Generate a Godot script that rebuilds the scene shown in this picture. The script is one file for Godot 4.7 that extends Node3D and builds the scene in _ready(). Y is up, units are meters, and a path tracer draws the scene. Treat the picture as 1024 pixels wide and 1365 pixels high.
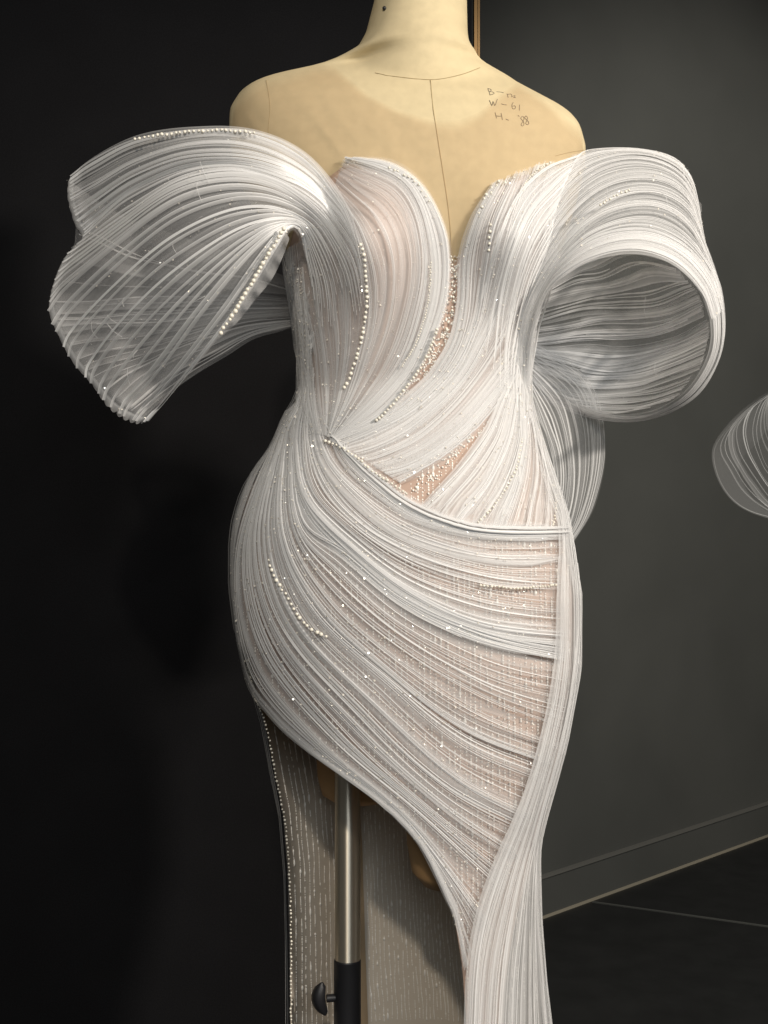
extends Node3D
# An evening gown of pleated organza on a linen dress form, in a dark showroom.
# Elevation units: drawing pixels of a 1024 x 1365 front elevation, 0.8 mm each at the form's middle plane (z = 0).

const S := 0.0008
const DIST := 1.36
const FOC := 1700.0
const EYE := 1.1
const Y0 := -90
const Y1 := 1480

var prof := {}          # per elevation row: L, R, front, back
var rng := RandomNumberGenerator.new()
var M := {}
var nz := FastNoiseLite.new()
var gown: Node3D

# ---------------------------------------------------------------- mesh builder
class MB:
	var v := PackedVector3Array()
	var n := PackedVector3Array()
	var c := PackedColorArray()
	var t := PackedVector2Array()
	var i := PackedInt32Array()
	func add(p: Vector3, nn: Vector3, col := Color(1, 1, 1, 1), uv := Vector2.ZERO) -> int:
		v.append(p); n.append(nn); c.append(col); t.append(uv)
		return v.size() - 1
	func tri(a: int, b: int, d: int) -> void:
		# front faces run clockwise: turn the triangle to agree with its normals
		if (v[b] - v[a]).cross(v[d] - v[a]).dot(n[a] + n[b] + n[d]) > 0.0:
			i.append(a); i.append(d); i.append(b)
		else:
			i.append(a); i.append(b); i.append(d)
	func quad(a: int, b: int, d: int, e: int) -> void:
		tri(a, b, d); tri(a, d, e)
	func mesh(m: Material) -> ArrayMesh:
		var ar := []
		ar.resize(Mesh.ARRAY_MAX)
		ar[Mesh.ARRAY_VERTEX] = v
		ar[Mesh.ARRAY_NORMAL] = n
		ar[Mesh.ARRAY_COLOR] = c
		ar[Mesh.ARRAY_TEX_UV] = t
		ar[Mesh.ARRAY_INDEX] = i
		var am := ArrayMesh.new()
		am.add_surface_from_arrays(Mesh.PRIMITIVE_TRIANGLES, ar)
		am.surface_set_material(0, m)
		return am

func put(mb: MB, called: String, m: Material, parent: Node3D, kind := "") -> MeshInstance3D:
	var o := MeshInstance3D.new()
	o.name = called
	o.mesh = mb.mesh(m)
	if kind: o.set_meta("kind", kind)
	parent.add_child(o, true)
	return o

func thing(called: String, label: String, category: String, kind := "") -> Node3D:
	var o := Node3D.new()
	o.name = called
	add_child(o, true)
	tag(o, label, category, kind)
	return o

func tag(o: Node, label: String, category: String, kind := "") -> void:
	o.set_meta("label", label)
	o.set_meta("category", category)
	if kind: o.set_meta("kind", kind)

# ---------------------------------------------------------------- the figure's surface
func at(px: float, py: float, z: float) -> Vector3:
	var k := (DIST - z) / FOC
	return Vector3((px - 512.0) * k, EYE + (682.5 - py) * k, z)

func track(rows: Array) -> PackedFloat32Array:
	# [row, value] pairs -> one smoothed value per elevation row
	var a := PackedFloat32Array()
	var k := 0
	for y in range(Y0, Y1 + 1):
		while k < rows.size() - 2 and y > rows[k + 1][0]: k += 1
		var f: float = clampf((y - rows[k][0]) / float(rows[k + 1][0] - rows[k][0]), 0.0, 1.0)
		a.append(lerpf(rows[k][1], rows[k + 1][1], f))
	for pass_ in 2:
		var b := a.duplicate()
		for q in a.size():
			var sum := 0.0
			for w in range(-4, 5): sum += b[clampi(q + w, 0, b.size() - 1)]
			a[q] = sum / 9.0
	return a

func make_profile() -> void:
	prof.l = track([[-90, 506], [0, 500], [50, 487], [72, 474], [82, 450], [88, 428], [95, 392], [104, 355], [113, 335], [125, 320], [147, 307], [172, 306], [200, 308], [240, 316], [280, 340], [315, 372], [340, 381], [356, 384], [400, 391], [474, 403], [505, 405], [527, 401], [552, 386], [595, 367], [620, 350], [640, 336], [660, 326], [690, 317], [720, 313], [780, 313], [850, 322], [885, 332], [915, 339], [967, 354], [1026, 365], [1089, 378], [1170, 385], [1259, 387], [1480, 388]])
	prof.r = track([[-90, 620], [0, 621], [50, 622], [72, 627], [85, 634], [95, 652], [110, 686], [129, 718], [149, 752], [160, 765], [172, 773], [199, 780], [230, 778], [270, 768], [310, 756], [340, 746], [372, 734], [440, 712], [500, 702], [540, 704], [580, 716], [600, 722], [640, 736], [680, 748], [720, 757], [790, 769], [890, 767], [990, 749], [1085, 722], [1115, 715], [1140, 714], [1220, 716], [1300, 722], [1400, 734], [1480, 742]])
	prof.f = track([[-90, 0.055], [0, 0.056], [60, 0.058], [78, 0.054], [90, 0.022], [104, 0.034], [113, 0.044], [125, 0.056], [147, 0.074], [172, 0.087], [200, 0.096], [260, 0.106], [340, 0.112], [420, 0.110], [520, 0.104], [600, 0.114], [700, 0.130], [800, 0.134], [900, 0.130], [1000, 0.122], [1100, 0.112], [1200, 0.104], [1480, 0.100]])
	prof.nw = track([[-90, 60], [60, 64], [78, 76], [90, 112], [105, 140], [140, 165], [1480, 170]])
	prof.nf = track([[-90, 0.055], [60, 0.058], [95, 0.061], [115, 0.064], [150, 0.062], [200, 0.03], [240, 0.0], [1480, 0.0]])
	prof.b = track([[-90, 0.055], [60, 0.060], [110, 0.075], [160, 0.095], [260, 0.110], [420, 0.100], [520, 0.092], [640, 0.120], [760, 0.150], [900, 0.150], [1000, 0.140], [1100, 0.130], [1480, 0.130]])

func row(y: float) -> int:
	return clampi(int(round(y)) - Y0, 0, Y1 - Y0)

func bust(ex: float, ey: float) -> float:
	var a := exp(-pow((ex - 488.0) / 52.0, 2) - pow((ey - 352.0) / 62.0, 2))
	var b := exp(-pow((ex - 668.0) / 50.0, 2) - pow((ey - 348.0) / 62.0, 2))
	return 0.034 * (a + b)

func blend(a: float, b: float) -> float:
	# the higher of two depths, the crease between them rounded
	if b <= 0.0: return a
	var k := 0.014 * minf(1.0, minf(a, b) / 0.02)
	return 0.5 * (a + b + sqrt((a - b) * (a - b) + k * k * 0.25))

func neck(ex: float, r: int) -> float:
	var t: float = (ex - 561.0) / prof.nw[r]
	return prof.nf[r] * pow(maxf(0.0, 1.0 - t * t), lerpf(0.5, 1.5, smoothstep(76.0, 92.0, r + Y0)))

func front(x: float, y: float) -> float:
	# depth of the figure's front at a point of its elevation (metres)
	var ey := 682.5 - (y - EYE) / S
	var ex := x / S + 512.0
	var r := row(ey)
	var l: float = prof.l[r]
	var rr: float = prof.r[r]
	var t := absf((ex - (l + rr) * 0.5) / ((rr - l) * 0.5))
	if t >= 1.0: return -0.02 * (t - 1.0)
	var round_ := pow(1.0 - pow(t, 2.15), 1.0 / 2.15)
	var z: float = prof.f[r] * round_ + bust(ex, ey) * minf(1.0, round_ * 1.4)
	var nk := neck(ex, r)
	return blend(z, nk)

func on(px: float, py: float, off := 0.0) -> Vector3:
	var z := 0.06
	for k in 7:
		var p := at(px, py, z)
		z = lerpf(z, front(p.x, p.y), 0.7)
	return at(px, py, z + off)

func on_normal(px: float, py: float) -> Vector3:
	var a := on(px - 3, py)
	var b := on(px + 3, py)
	var c := on(px, py - 3)
	var d := on(px, py + 3)
	var n := (b - a).cross(c - d).normalized()
	return n if n.z > 0 else -n

# ---------------------------------------------------------------- curves
func spline(pts: Array, n: int) -> PackedVector2Array:
	# Catmull-Rom through the points, resampled to n points of equal spacing
	var fine := PackedVector2Array()
	for k in pts.size() - 1:
		var p0: Vector2 = pts[maxi(k - 1, 0)]
		var p1: Vector2 = pts[k]
		var p2: Vector2 = pts[k + 1]
		var p3: Vector2 = pts[mini(k + 2, pts.size() - 1)]
		for q in 12: fine.append(p1.cubic_interpolate(p2, p0, p3, q / 12.0))
	fine.append(pts[-1])
	var cum := PackedFloat32Array([0.0])
	for k in range(1, fine.size()): cum.append(cum[k - 1] + fine[k].distance_to(fine[k - 1]))
	var out := PackedVector2Array()
	var k := 0
	for q in n:
		var s := cum[-1] * q / (n - 1)
		while k < fine.size() - 2 and cum[k + 1] < s: k += 1
		out.append(fine[k].lerp(fine[k + 1], clampf((s - cum[k]) / maxf(cum[k + 1] - cum[k], 1e-6), 0.0, 1.0)))
	return out

func pts(flat: Array) -> Array:
	var a := []
	for k in range(0, flat.size(), 2): a.append(Vector2(flat[k], flat[k + 1]))
	return a

func poly(list: Array, x: float) -> float:
	# piecewise linear function through [x, y] pairs
	if x <= list[0][0]: return list[0][1]
	for k in list.size() - 1:
		if x <= list[k + 1][0]:
			return lerpf(list[k][1], list[k + 1][1], (x - list[k][0]) / float(list[k + 1][0] - list[k][0]))
	return list[-1][1]

# ---------------------------------------------------------------- pleated cloth
class Cloth:
	var nu := 0
	var nv := 0
	var p := []      # [u] -> PackedVector3Array over v
	var n := []
	func pos(u: float, j: int) -> Vector3:
		var f := u * (nu - 1)
		var k := clampi(int(floor(f)), 0, nu - 2)
		return p[k][j].lerp(p[k + 1][j], f - k)
	func nor(u: float, j: int) -> Vector3:
		var f := clampf(u, 0.0, 1.0) * (nu - 1)
		var k := clampi(int(f), 0, nu - 2)
		return n[k][j].lerp(n[k + 1][j], f - k).normalized()

func weave(guides: Array, nv: int, off: float, depth = null, facing := Vector3(0, 0, 1), sub := 5) -> Cloth:
	var cl := Cloth.new()
	cl.nv = nv
	cl.nu = (guides.size() - 1) * sub + 1
	var g := []
	for a in guides: g.append(spline(pts(a), nv))
	for k in cl.nu:
		var f := float(k) / sub
		var i := mini(int(f), guides.size() - 2)
		f -= i
		var line := PackedVector3Array()
		for j in nv:
			var q: Vector2 = g[i][j].cubic_interpolate(g[i + 1][j], g[maxi(i - 1, 0)][j], g[mini(i + 2, g.size() - 1)][j], f)
			if depth == null:
				line.append(on(q.x, q.y, off))
			else:
				var d: Vector2 = depth.call(float(k) / (cl.nu - 1), float(j) / (nv - 1))   # depth, share of the body surface
				var z := d.x
				if d.y > 0.0: z = lerpf(z, on(q.x, q.y, off).z, d.y)
				elif d.y < 0.0: z = maxf(z, on(q.x, q.y, off).z)
				line.append(at(q.x, q.y, z))
		cl.p.append(line)
	var sign_ := 0.0
	for k in cl.nu:
		var line := PackedVector3Array()
		for j in nv:
			var du: Vector3 = cl.p[mini(k + 1, cl.nu - 1)][j] - cl.p[maxi(k - 1, 0)][j]
			var dv: Vector3 = cl.p[k][mini(j + 1, nv - 1)] - cl.p[k][maxi(j - 1, 0)]
			var nn := du.cross(dv)
			nn = nn.normalized() if nn.length() > 1e-12 else (line[-1] if line.size() else facing)
			sign_ += nn.dot(facing)
			line.append(nn)
		cl.n.append(line)
	if sign_ < 0:
		for k in cl.nu:
			for j in nv: cl.n[k][j] = -cl.n[k][j]
	return cl

func sheet(cl: Cloth, called: String, alpha: float, m: Material, parent: Node3D, tone := 0.87, fade := 0.0) -> MeshInstance3D:
	var mb := MB.new()
	for k in cl.nu:
		for j in cl.nv:
			var al := alpha if fade <= 0.0 else alpha * smoothstep(0.0, fade, float(j) / cl.nv)
			mb.add(cl.p[k][j], cl.n[k][j], Color(tone, tone, tone, al), Vector2(k, j) * 0.1)
	for k in cl.nu - 1:
		for j in cl.nv - 1:
			mb.quad(k * cl.nv + j, (k + 1) * cl.nv + j, (k + 1) * cl.nv + j + 1, k * cl.nv + j + 1)
	return put(mb, called, m, parent)

# one folded tuck: a ribbon along the cloth, doubled (denser, raised) at its folded edge
const ACROSS := [-1.0, -0.82, -0.5, 0.0, 0.5, 1.0]
const DENSE := [0.95, 1.0, 0.62, 0.5, 0.45, 0.32]
const ROUND := [0.55, 1.0, 0.85, 0.45, 0.2, 0.05]
const TILT := [-1.1, -0.35, 0.35, 0.45, 0.35, 0.2]
func tuck(mb: MB, cl: Cloth, u0: float, wander: float, width: float, lift: float, arch: float, alpha: float, tone: float, j0 := 0, j1 := -1, ends := 0.35, side := 1.0, swell := 0.003, tail := 0.5) -> void:
	if j1 < 0: j1 = cl.nv - 1
	if j1 - j0 < 3: return
	var ph := rng.randf() * 900.0
	var base := mb.v.size()
	var thin := width < 0.0028
	for j in range(j0, j1 + 1):
		var f := float(j - j0) / (j1 - j0)
		var vv := 120.0 * j / cl.nv
		var u := u0 + wander * (0.35 * nz.get_noise_2d(ph, vv) + 1.0 * nz.get_noise_2d(u0 * 420.0, vv * 1.1 + 300.0)) * smoothstep(0.0, 0.08, minf(u0, 1.0 - u0) + 0.03)
		u = clampf(u, -0.004, 1.004)
		var p: Vector3 = cl.pos(u, j)
		var nn: Vector3 = cl.nor(u, j)
		var tt: Vector3 = cl.pos(u, mini(j + 1, cl.nv - 1)) - cl.pos(u, maxi(j - 1, 0))
		if tt.length() < 1e-9: tt = Vector3(0, 1, 0)
		var bb := nn.cross(tt.normalized()).normalized() * side
		var w := width * 0.5 * (1.0 + 0.4 * nz.get_noise_2d(ph + 50.0, vv * 1.6))
		w *= lerpf(ends, 1.0, smoothstep(0.0, 0.12, f)) * lerpf(tail, 1.0, smoothstep(0.0, 0.12, 1.0 - f))
		var hh := lift + swell * (0.5 + nz.get_noise_2d(u0 * 500.0 + 77.0, vv * 0.8)) + 0.0006 * nz.get_noise_2d(ph + 100.0, vv * 2.0)
		for q in 6:
			var st: float = ACROSS[q]
			var tl: float = TILT[q]
			var d: Vector3 = (nn + bb * (tl * (0.6 if thin else 0.4))).normalized()
			mb.add(p + bb * (w * st) + nn * (hh + arch * ROUND[q]), d, Color(tone, tone, tone, clampf(alpha * (1.0 if thin else DENSE[q]), 0, 1)))
		if j > j0:
			var a := base + (j - j0) * 6
			for q in 5: mb.quad(a + q - 6, a + q - 5, a + q + 1, a + q)

# a field of tucks: wide soft bands and narrow bright ridges
func pleats(cl: Cloth, called: String, parent: Node3D, bands: int, ridges: int, o := {}) -> void:
	var mb := MB.new()
	var wob: float = o.get("wander", 0.03)
	var lift: float = o.get("lift", 0.001)
	var bw: float = o.get("band", 0.010)
	var rw: float = o.get("ridge", 0.0012)
	var ba: float = o.get("band_alpha", 0.34)
	var ra: float = o.get("ridge_alpha", 0.8)
	var bias: float = o.get("bias", 1.0)
	var short: float = o.get("short", 0.15)
	var ends: float = o.get("ends", 0.35)
	var side: float = o.get("side", 1.0)
	var swell: float = o.get("swell", 0.0018)
	var tail: float = o.get("tail", 0.5)
	var head: float = o.get("head", 0.0)
	var clump: int = o.get("clump", 0)
	var centres := []
	for k in clump: centres.append(pow((k + rng.randf()) / clump, bias))
	for k in bands:
		var u := pow(clampf((k + rng.randf_range(0.0, 1.0)) / bands, 0, 1), bias)
		if clump > 0 and rng.randf() < 0.4:
			u = clampf(centres[rng.randi() % clump] + rng.randfn(0.0, 0.2 / clump), 0, 1)
		var j0 := int(rng.randf() * head * cl.nv)
		var j1 := cl.nv - 1
		if rng.randf() < short: j0 = rng.randi_range(0, cl.nv / 3)
		if rng.randf() < short: j1 = rng.randi_range(cl.nv * 2 / 3, cl.nv - 1)
		tuck(mb, cl, u, wob, bw * rng.randf_range(0.6, 1.5), lift + rng.randf() * 0.0016, 0.0013, clampf(ba * rng.randf_range(0.6, 1.4), 0, 1), rng.randf_range(0.84, 0.91), j0, j1, ends, side, swell, tail)
	for k in ridges:
		var u := pow(clampf((k + rng.randf_range(-0.2, 1.2)) / ridges, 0, 1), bias)
		if clump > 0 and rng.randf() < 0.65:
			u = clampf(centres[rng.randi() % clump] + rng.randfn(0.0, 0.16 / clump), 0, 1)
		var j0 := int(rng.randf() * head * cl.nv)
		var j1 := cl.nv - 1
		if rng.randf() < short: j0 = rng.randi_range(0, cl.nv / 2)
		if rng.randf() < short: j1 = rng.randi_range(cl.nv / 2, cl.nv - 1)
		tuck(mb, cl, u, wob, rw * rng.randf_range(0.5, 1.6), lift + 0.0014 + rng.randf() * 0.0014, 0.0007, clampf(ra * rng.randf_range(0.55, 1.25), 0, 1), rng.randf_range(0.86, 0.93), j0, j1, ends, side, swell, tail)
	put(mb, called, M.organza, parent, "stuff")

# ---------------------------------------------------------------- beads
func many(list: Array, tints: Array, mesh: Mesh, called: String, parent: Node3D) -> void:
	var mm := MultiMesh.new()
	mm.transform_format = MultiMesh.TRANSFORM_3D
	mm.use_colors = tints.size() > 0
	mm.mesh = mesh
	mm.instance_count = list.size()
	for k in list.size():
		mm.set_instance_transform(k, list[k])
		if tints.size(): mm.set_instance_color(k, tints[k])
	var o := MultiMeshInstance3D.new()
	o.name = called
	o.multimesh = mm
	o.set_meta("kind", "stuff")
	parent.add_child(o, true)

func ball(r: float, m: Material, seg := 10, rings := 6) -> SphereMesh:
	var s := SphereMesh.new()
	s.radius = r; s.height = r * 2; s.radial_segments = seg; s.rings = rings
	s.material = m
	return s

func along(line: PackedVector3Array, step: float) -> PackedVector3Array:
	var out := PackedVector3Array()
	var left := 0.0
	for k in line.size() - 1:
		var d := line[k].distance_to(line[k + 1])
		while left < d:
			out.append(line[k].lerp(line[k + 1], left / d))
			left += step
		left -= d
	return out

func pearls(flat: Array, size: float, step: float, parent: Node3D, off := 0.006, depth = null, loose := 0.0006) -> void:
	var g := spline(pts(flat), 60)
	var line := PackedVector3Array()
	for k in g.size():
		line.append(on(g[k].x, g[k].y, off) if depth == null else at(g[k].x, g[k].y, depth.call(k / 59.0)))
	var list := []
	for p in along(line, step):
		var s := size * rng.randf_range(0.72, 1.14)
		list.append(Transform3D(Basis().scaled(Vector3(s, s, s)), p + Vector3(rng.randf_range(-1, 1), rng.randf_range(-1, 1), rng.randf_range(0, 1)) * loose))
	many(list, [], M.pearl_ball, "pearl_string", parent)

func glitter(cl: Cloth, n: int, called: String, parent: Node3D, lift := 0.004, size := 1.0) -> void:
	var list := []
	for k in n:
		var u := rng.randf()
		var j := rng.randi_range(0, cl.nv - 2)
		var p: Vector3 = cl.pos(u, j).lerp(cl.pos(u, j + 1), rng.randf())
		var nn := (cl.nor(u, j) + Vector3(rng.randf_range(-1, 1), rng.randf_range(-1, 1), rng.randf_range(-1, 1)) * 0.8).normalized()
		var b := Basis(Quaternion(Vector3.UP, nn)) if nn.y > -0.99 else Basis()
		var s := size * pow(rng.randf(), 5.0) * 0.9 + 0.36
		list.append(Transform3D(b.scaled_local(Vector3(s, s, s)), p + cl.nor(u, j) * (lift + rng.randf() * 0.002)))
	many(list, [], M.sequin_disc, called, parent)

# ---------------------------------------------------------------- simple solids
func lathe(called: String, rows: Array, m: Material, parent: Node3D, centre: Vector3, seg := 40) -> MeshInstance3D:
	var mb := MB.new()
	for k in rows.size():
		var a: Vector2 = rows[maxi(k - 1, 0)]
		var b: Vector2 = rows[mini(k + 1, rows.size() - 1)]
		var t := (b - a)
		for q in seg + 1:
			var w := TAU * q / seg
			var dir := Vector3(cos(w), 0, sin(w))
			var nn := (dir * absf(t.y) + Vector3(0, -t.x * signf(t.y), 0)).normalized() if t.length() > 0 else dir
			mb.add(centre + dir * rows[k].x + Vector3(0, rows[k].y, 0), nn, Color.WHITE, Vector2(q / float(seg), rows[k].y))
	for k in rows.size() - 1:
		for q in seg:
			mb.quad(k * (seg + 1) + q, k * (seg + 1) + q + 1, (k + 1) * (seg + 1) + q + 1, (k + 1) * (seg + 1) + q)
	return put(mb, called, m, parent)

func tube(mb: MB, line: PackedVector3Array, r: float, up := Vector3(0, 0, 1), seg := 6) -> void:
	var base := mb.v.size()
	for k in line.size():
		var t := (line[mini(k + 1, line.size() - 1)] - line[maxi(k - 1, 0)]).normalized()
		var x := t.cross(up).normalized()
		var y := x.cross(t).normalized()
		for q in seg + 1:
			var w := TAU * q / seg
			var d := x * cos(w) + y * sin(w)
			mb.add(line[k] + d * r, d)
	for k in line.size() - 1:
		for q in seg:
			var a := base + k * (seg + 1) + q
			mb.quad(a, a + 1, a + seg + 2, a + seg + 1)

func surface_line(flat: Array, off: float, n := 40) -> PackedVector3Array:
	var out := PackedVector3Array()
	for q in spline(pts(flat), n): out.append(on(q.x, q.y, off))
	return out

func box(called: String, size: Vector3, xf: Transform3D, m: Material, parent: Node3D) -> MeshInstance3D:
	var b := BoxMesh.new()
	b.size = size
	b.material = m
	var o := MeshInstance3D.new()
	o.name = called
	o.mesh = b
	o.transform = xf
	parent.add_child(o, true)
	return o

func mat(c: Color, rough := 0.6, metal := 0.0, spec := 0.5) -> StandardMaterial3D:
	var m := StandardMaterial3D.new()
	m.albedo_color = c.linear_to_srgb()
	m.roughness = rough
	m.metallic = metal
	m.metallic_specular = spec
	return m

func noise_tex(freq: float, lo: float, hi: float, sd: int, size := 512) -> NoiseTexture2D:
	var f := FastNoiseLite.new()
	f.seed = sd
	f.frequency = freq
	f.fractal_octaves = 5
	var t := NoiseTexture2D.new()
	t.width = size; t.height = size
	t.seamless = true
	t.noise = f
	var g := Gradient.new()
	g.set_color(0, Color(lo, lo, lo))
	g.set_color(1, Color(hi, hi, hi))
	t.color_ramp = g
	return t

# ---------------------------------------------------------------- scene
func _ready() -> void:
	rng.seed = 20
	nz.seed = 5
	nz.frequency = 0.01
	nz.fractal_octaves = 2
	var cam := Camera3D.new()
	cam.name = "camera"
	cam.position = Vector3(0, EYE, DIST)
	cam.fov = rad_to_deg(2.0 * atan(682.5 / FOC))
	cam.near = 0.05
	cam.far = 60.0
	add_child(cam)
	cam.current = true
	var we := WorldEnvironment.new()
	we.name = "environment"
	var e := Environment.new()
	e.background_mode = Environment.BG_COLOR
	e.background_color = Color(0.075, 0.073, 0.068).linear_to_srgb()
	e.tonemap_mode = Environment.TONE_MAPPER_LINEAR
	e.tonemap_exposure = 1.08
	e.sdfgi_enabled = true
	e.ssao_enabled = true
	e.ssil_enabled = true
	we.environment = e
	add_child(we)
	# ceiling spots of the showroom: one above and in front, one brighter to the right, one washing the grey wall
	lamp("ceiling_spot", Vector3(-0.15, 2.45, 2.2), Vector3(0.0, 1.12, 0), 2.1, Color(1.0, 0.95, 0.88), 22.0, 0.05)
	lamp("ceiling_spot", Vector3(1.9, 2.2, 1.6), Vector3(0.1, 1.05, 0), 6.7, Color(1.0, 0.96, 0.91), 26.0, 0.09)
	lamp("ceiling_spot", Vector3(2.1, 2.9, 0.2), Vector3(1.5, 0.75, -2.6), 9.0, Color(1.0, 0.99, 0.955), 40.0, 0.1)

	var soft := AreaLight3D.new()
	soft.name = "ceiling_light_panel"
	soft.area_size = Vector2(1.4, 0.9)
	soft.light_energy = 2.1
	soft.light_color = Color(0.95, 0.98, 1.0)
	soft.area_range = 9.0
	soft.area_attenuation = 2.0
	soft.shadow_enabled = true
	add_child(soft)
	soft.look_at_from_position(Vector3(0.55, 1.95, 3.1), Vector3(0.0, 1.0, 0.0), Vector3.UP)
	materials()
	make_profile()
	setting()
	dress_form()
	gown = thing("evening_gown", "white pleated organza evening gown with two looped ruffle sleeves on the dress form", "gown")
	lining()
	bodice()
	skirt()
	sleeves()
	neighbour()

func lamp(called: String, p: Vector3, to: Vector3, energy: float, c: Color, cone: float, size: float) -> void:
	var l := SpotLight3D.new()
	l.name = called
	l.position = p
	l.light_energy = energy
	l.light_color = c
	l.spot_angle = cone
	l.spot_angle_attenuation = 0.6
	l.spot_range = 9.0
	l.spot_attenuation = 2.0
	l.light_size = size
	l.shadow_enabled = true
	add_child(l, true)
	l.look_at_from_position(p, to, Vector3.UP)

func materials() -> void:
	var o := mat(Color(1, 1, 1), 0.5, 0.0, 0.4)
	o.vertex_color_use_as_albedo = true
	o.transparency = BaseMaterial3D.TRANSPARENCY_ALPHA
	o.backlight_enabled = true
	o.backlight = Color(0.5, 0.5, 0.5)
	o.cull_mode = BaseMaterial3D.CULL_DISABLED
	M.organza = o
	var y := mat(Color(0.55, 0.38, 0.215), 0.7, 0.0, 0.3)
	y.vertex_color_use_as_albedo = true
	y.transparency = BaseMaterial3D.TRANSPARENCY_ALPHA
	y.cull_mode = BaseMaterial3D.CULL_DISABLED
	M.tulle = y
	M.linen = mat(Color(0.66, 0.555, 0.35), 0.8, 0.0, 0.25)
	M.linen.uv1_triplanar = true
	M.linen.uv1_scale = Vector3(9, 9, 9)
	M.linen.albedo_texture = noise_tex(0.012, 0.93, 1.0, 3)
	M.thread = mat(Color(0.40, 0.31, 0.17), 0.9)
	M.pencil = mat(Color(0.16, 0.14, 0.11), 0.8)
	M.nude = mat(Color(0.45, 0.325, 0.26), 0.6, 0.0, 0.4)
	M.back_cloth = mat(Color(0.60, 0.53, 0.44), 0.7, 0.0, 0.3)
	M.back_cloth.backlight_enabled = true
	M.back_cloth.backlight = Color(0.4, 0.4, 0.4)
	M.placket = mat(Color(0.38, 0.27, 0.16), 0.8)
	M.wood = mat(Color(0.55, 0.33, 0.15), 0.6)
	M.chrome = mat(Color(0.88, 0.80, 0.66), 0.42, 0.92, 0.8)
	M.chrome.anisotropy_enabled = true
	M.chrome.anisotropy = -0.92
	M.plastic = mat(Color(0.012, 0.012, 0.014), 0.45)
	M.pearl = mat(Color(0.80, 0.76, 0.66), 0.28)
	M.pearl.clearcoat_enabled = true
	M.pearl.clearcoat = 0.6
	M.pearl_ball = ball(1.0, M.pearl, 12, 7)
	M.bead = mat(Color(0.88, 0.85, 0.79), 0.25, 0.0, 0.8)
	M.bead_ball = ball(1.0, M.bead, 6, 4)
	M.sequin = mat(Color(0.94, 0.89, 0.80), 0.2, 0.25, 0.9)
	var d := CylinderMesh.new()
	d.top_radius = 0.0008; d.bottom_radius = 0.0008; d.height = 0.0002; d.radial_segments = 8; d.rings = 0
	d.material = M.sequin
	M.sequin_disc = d

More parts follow.
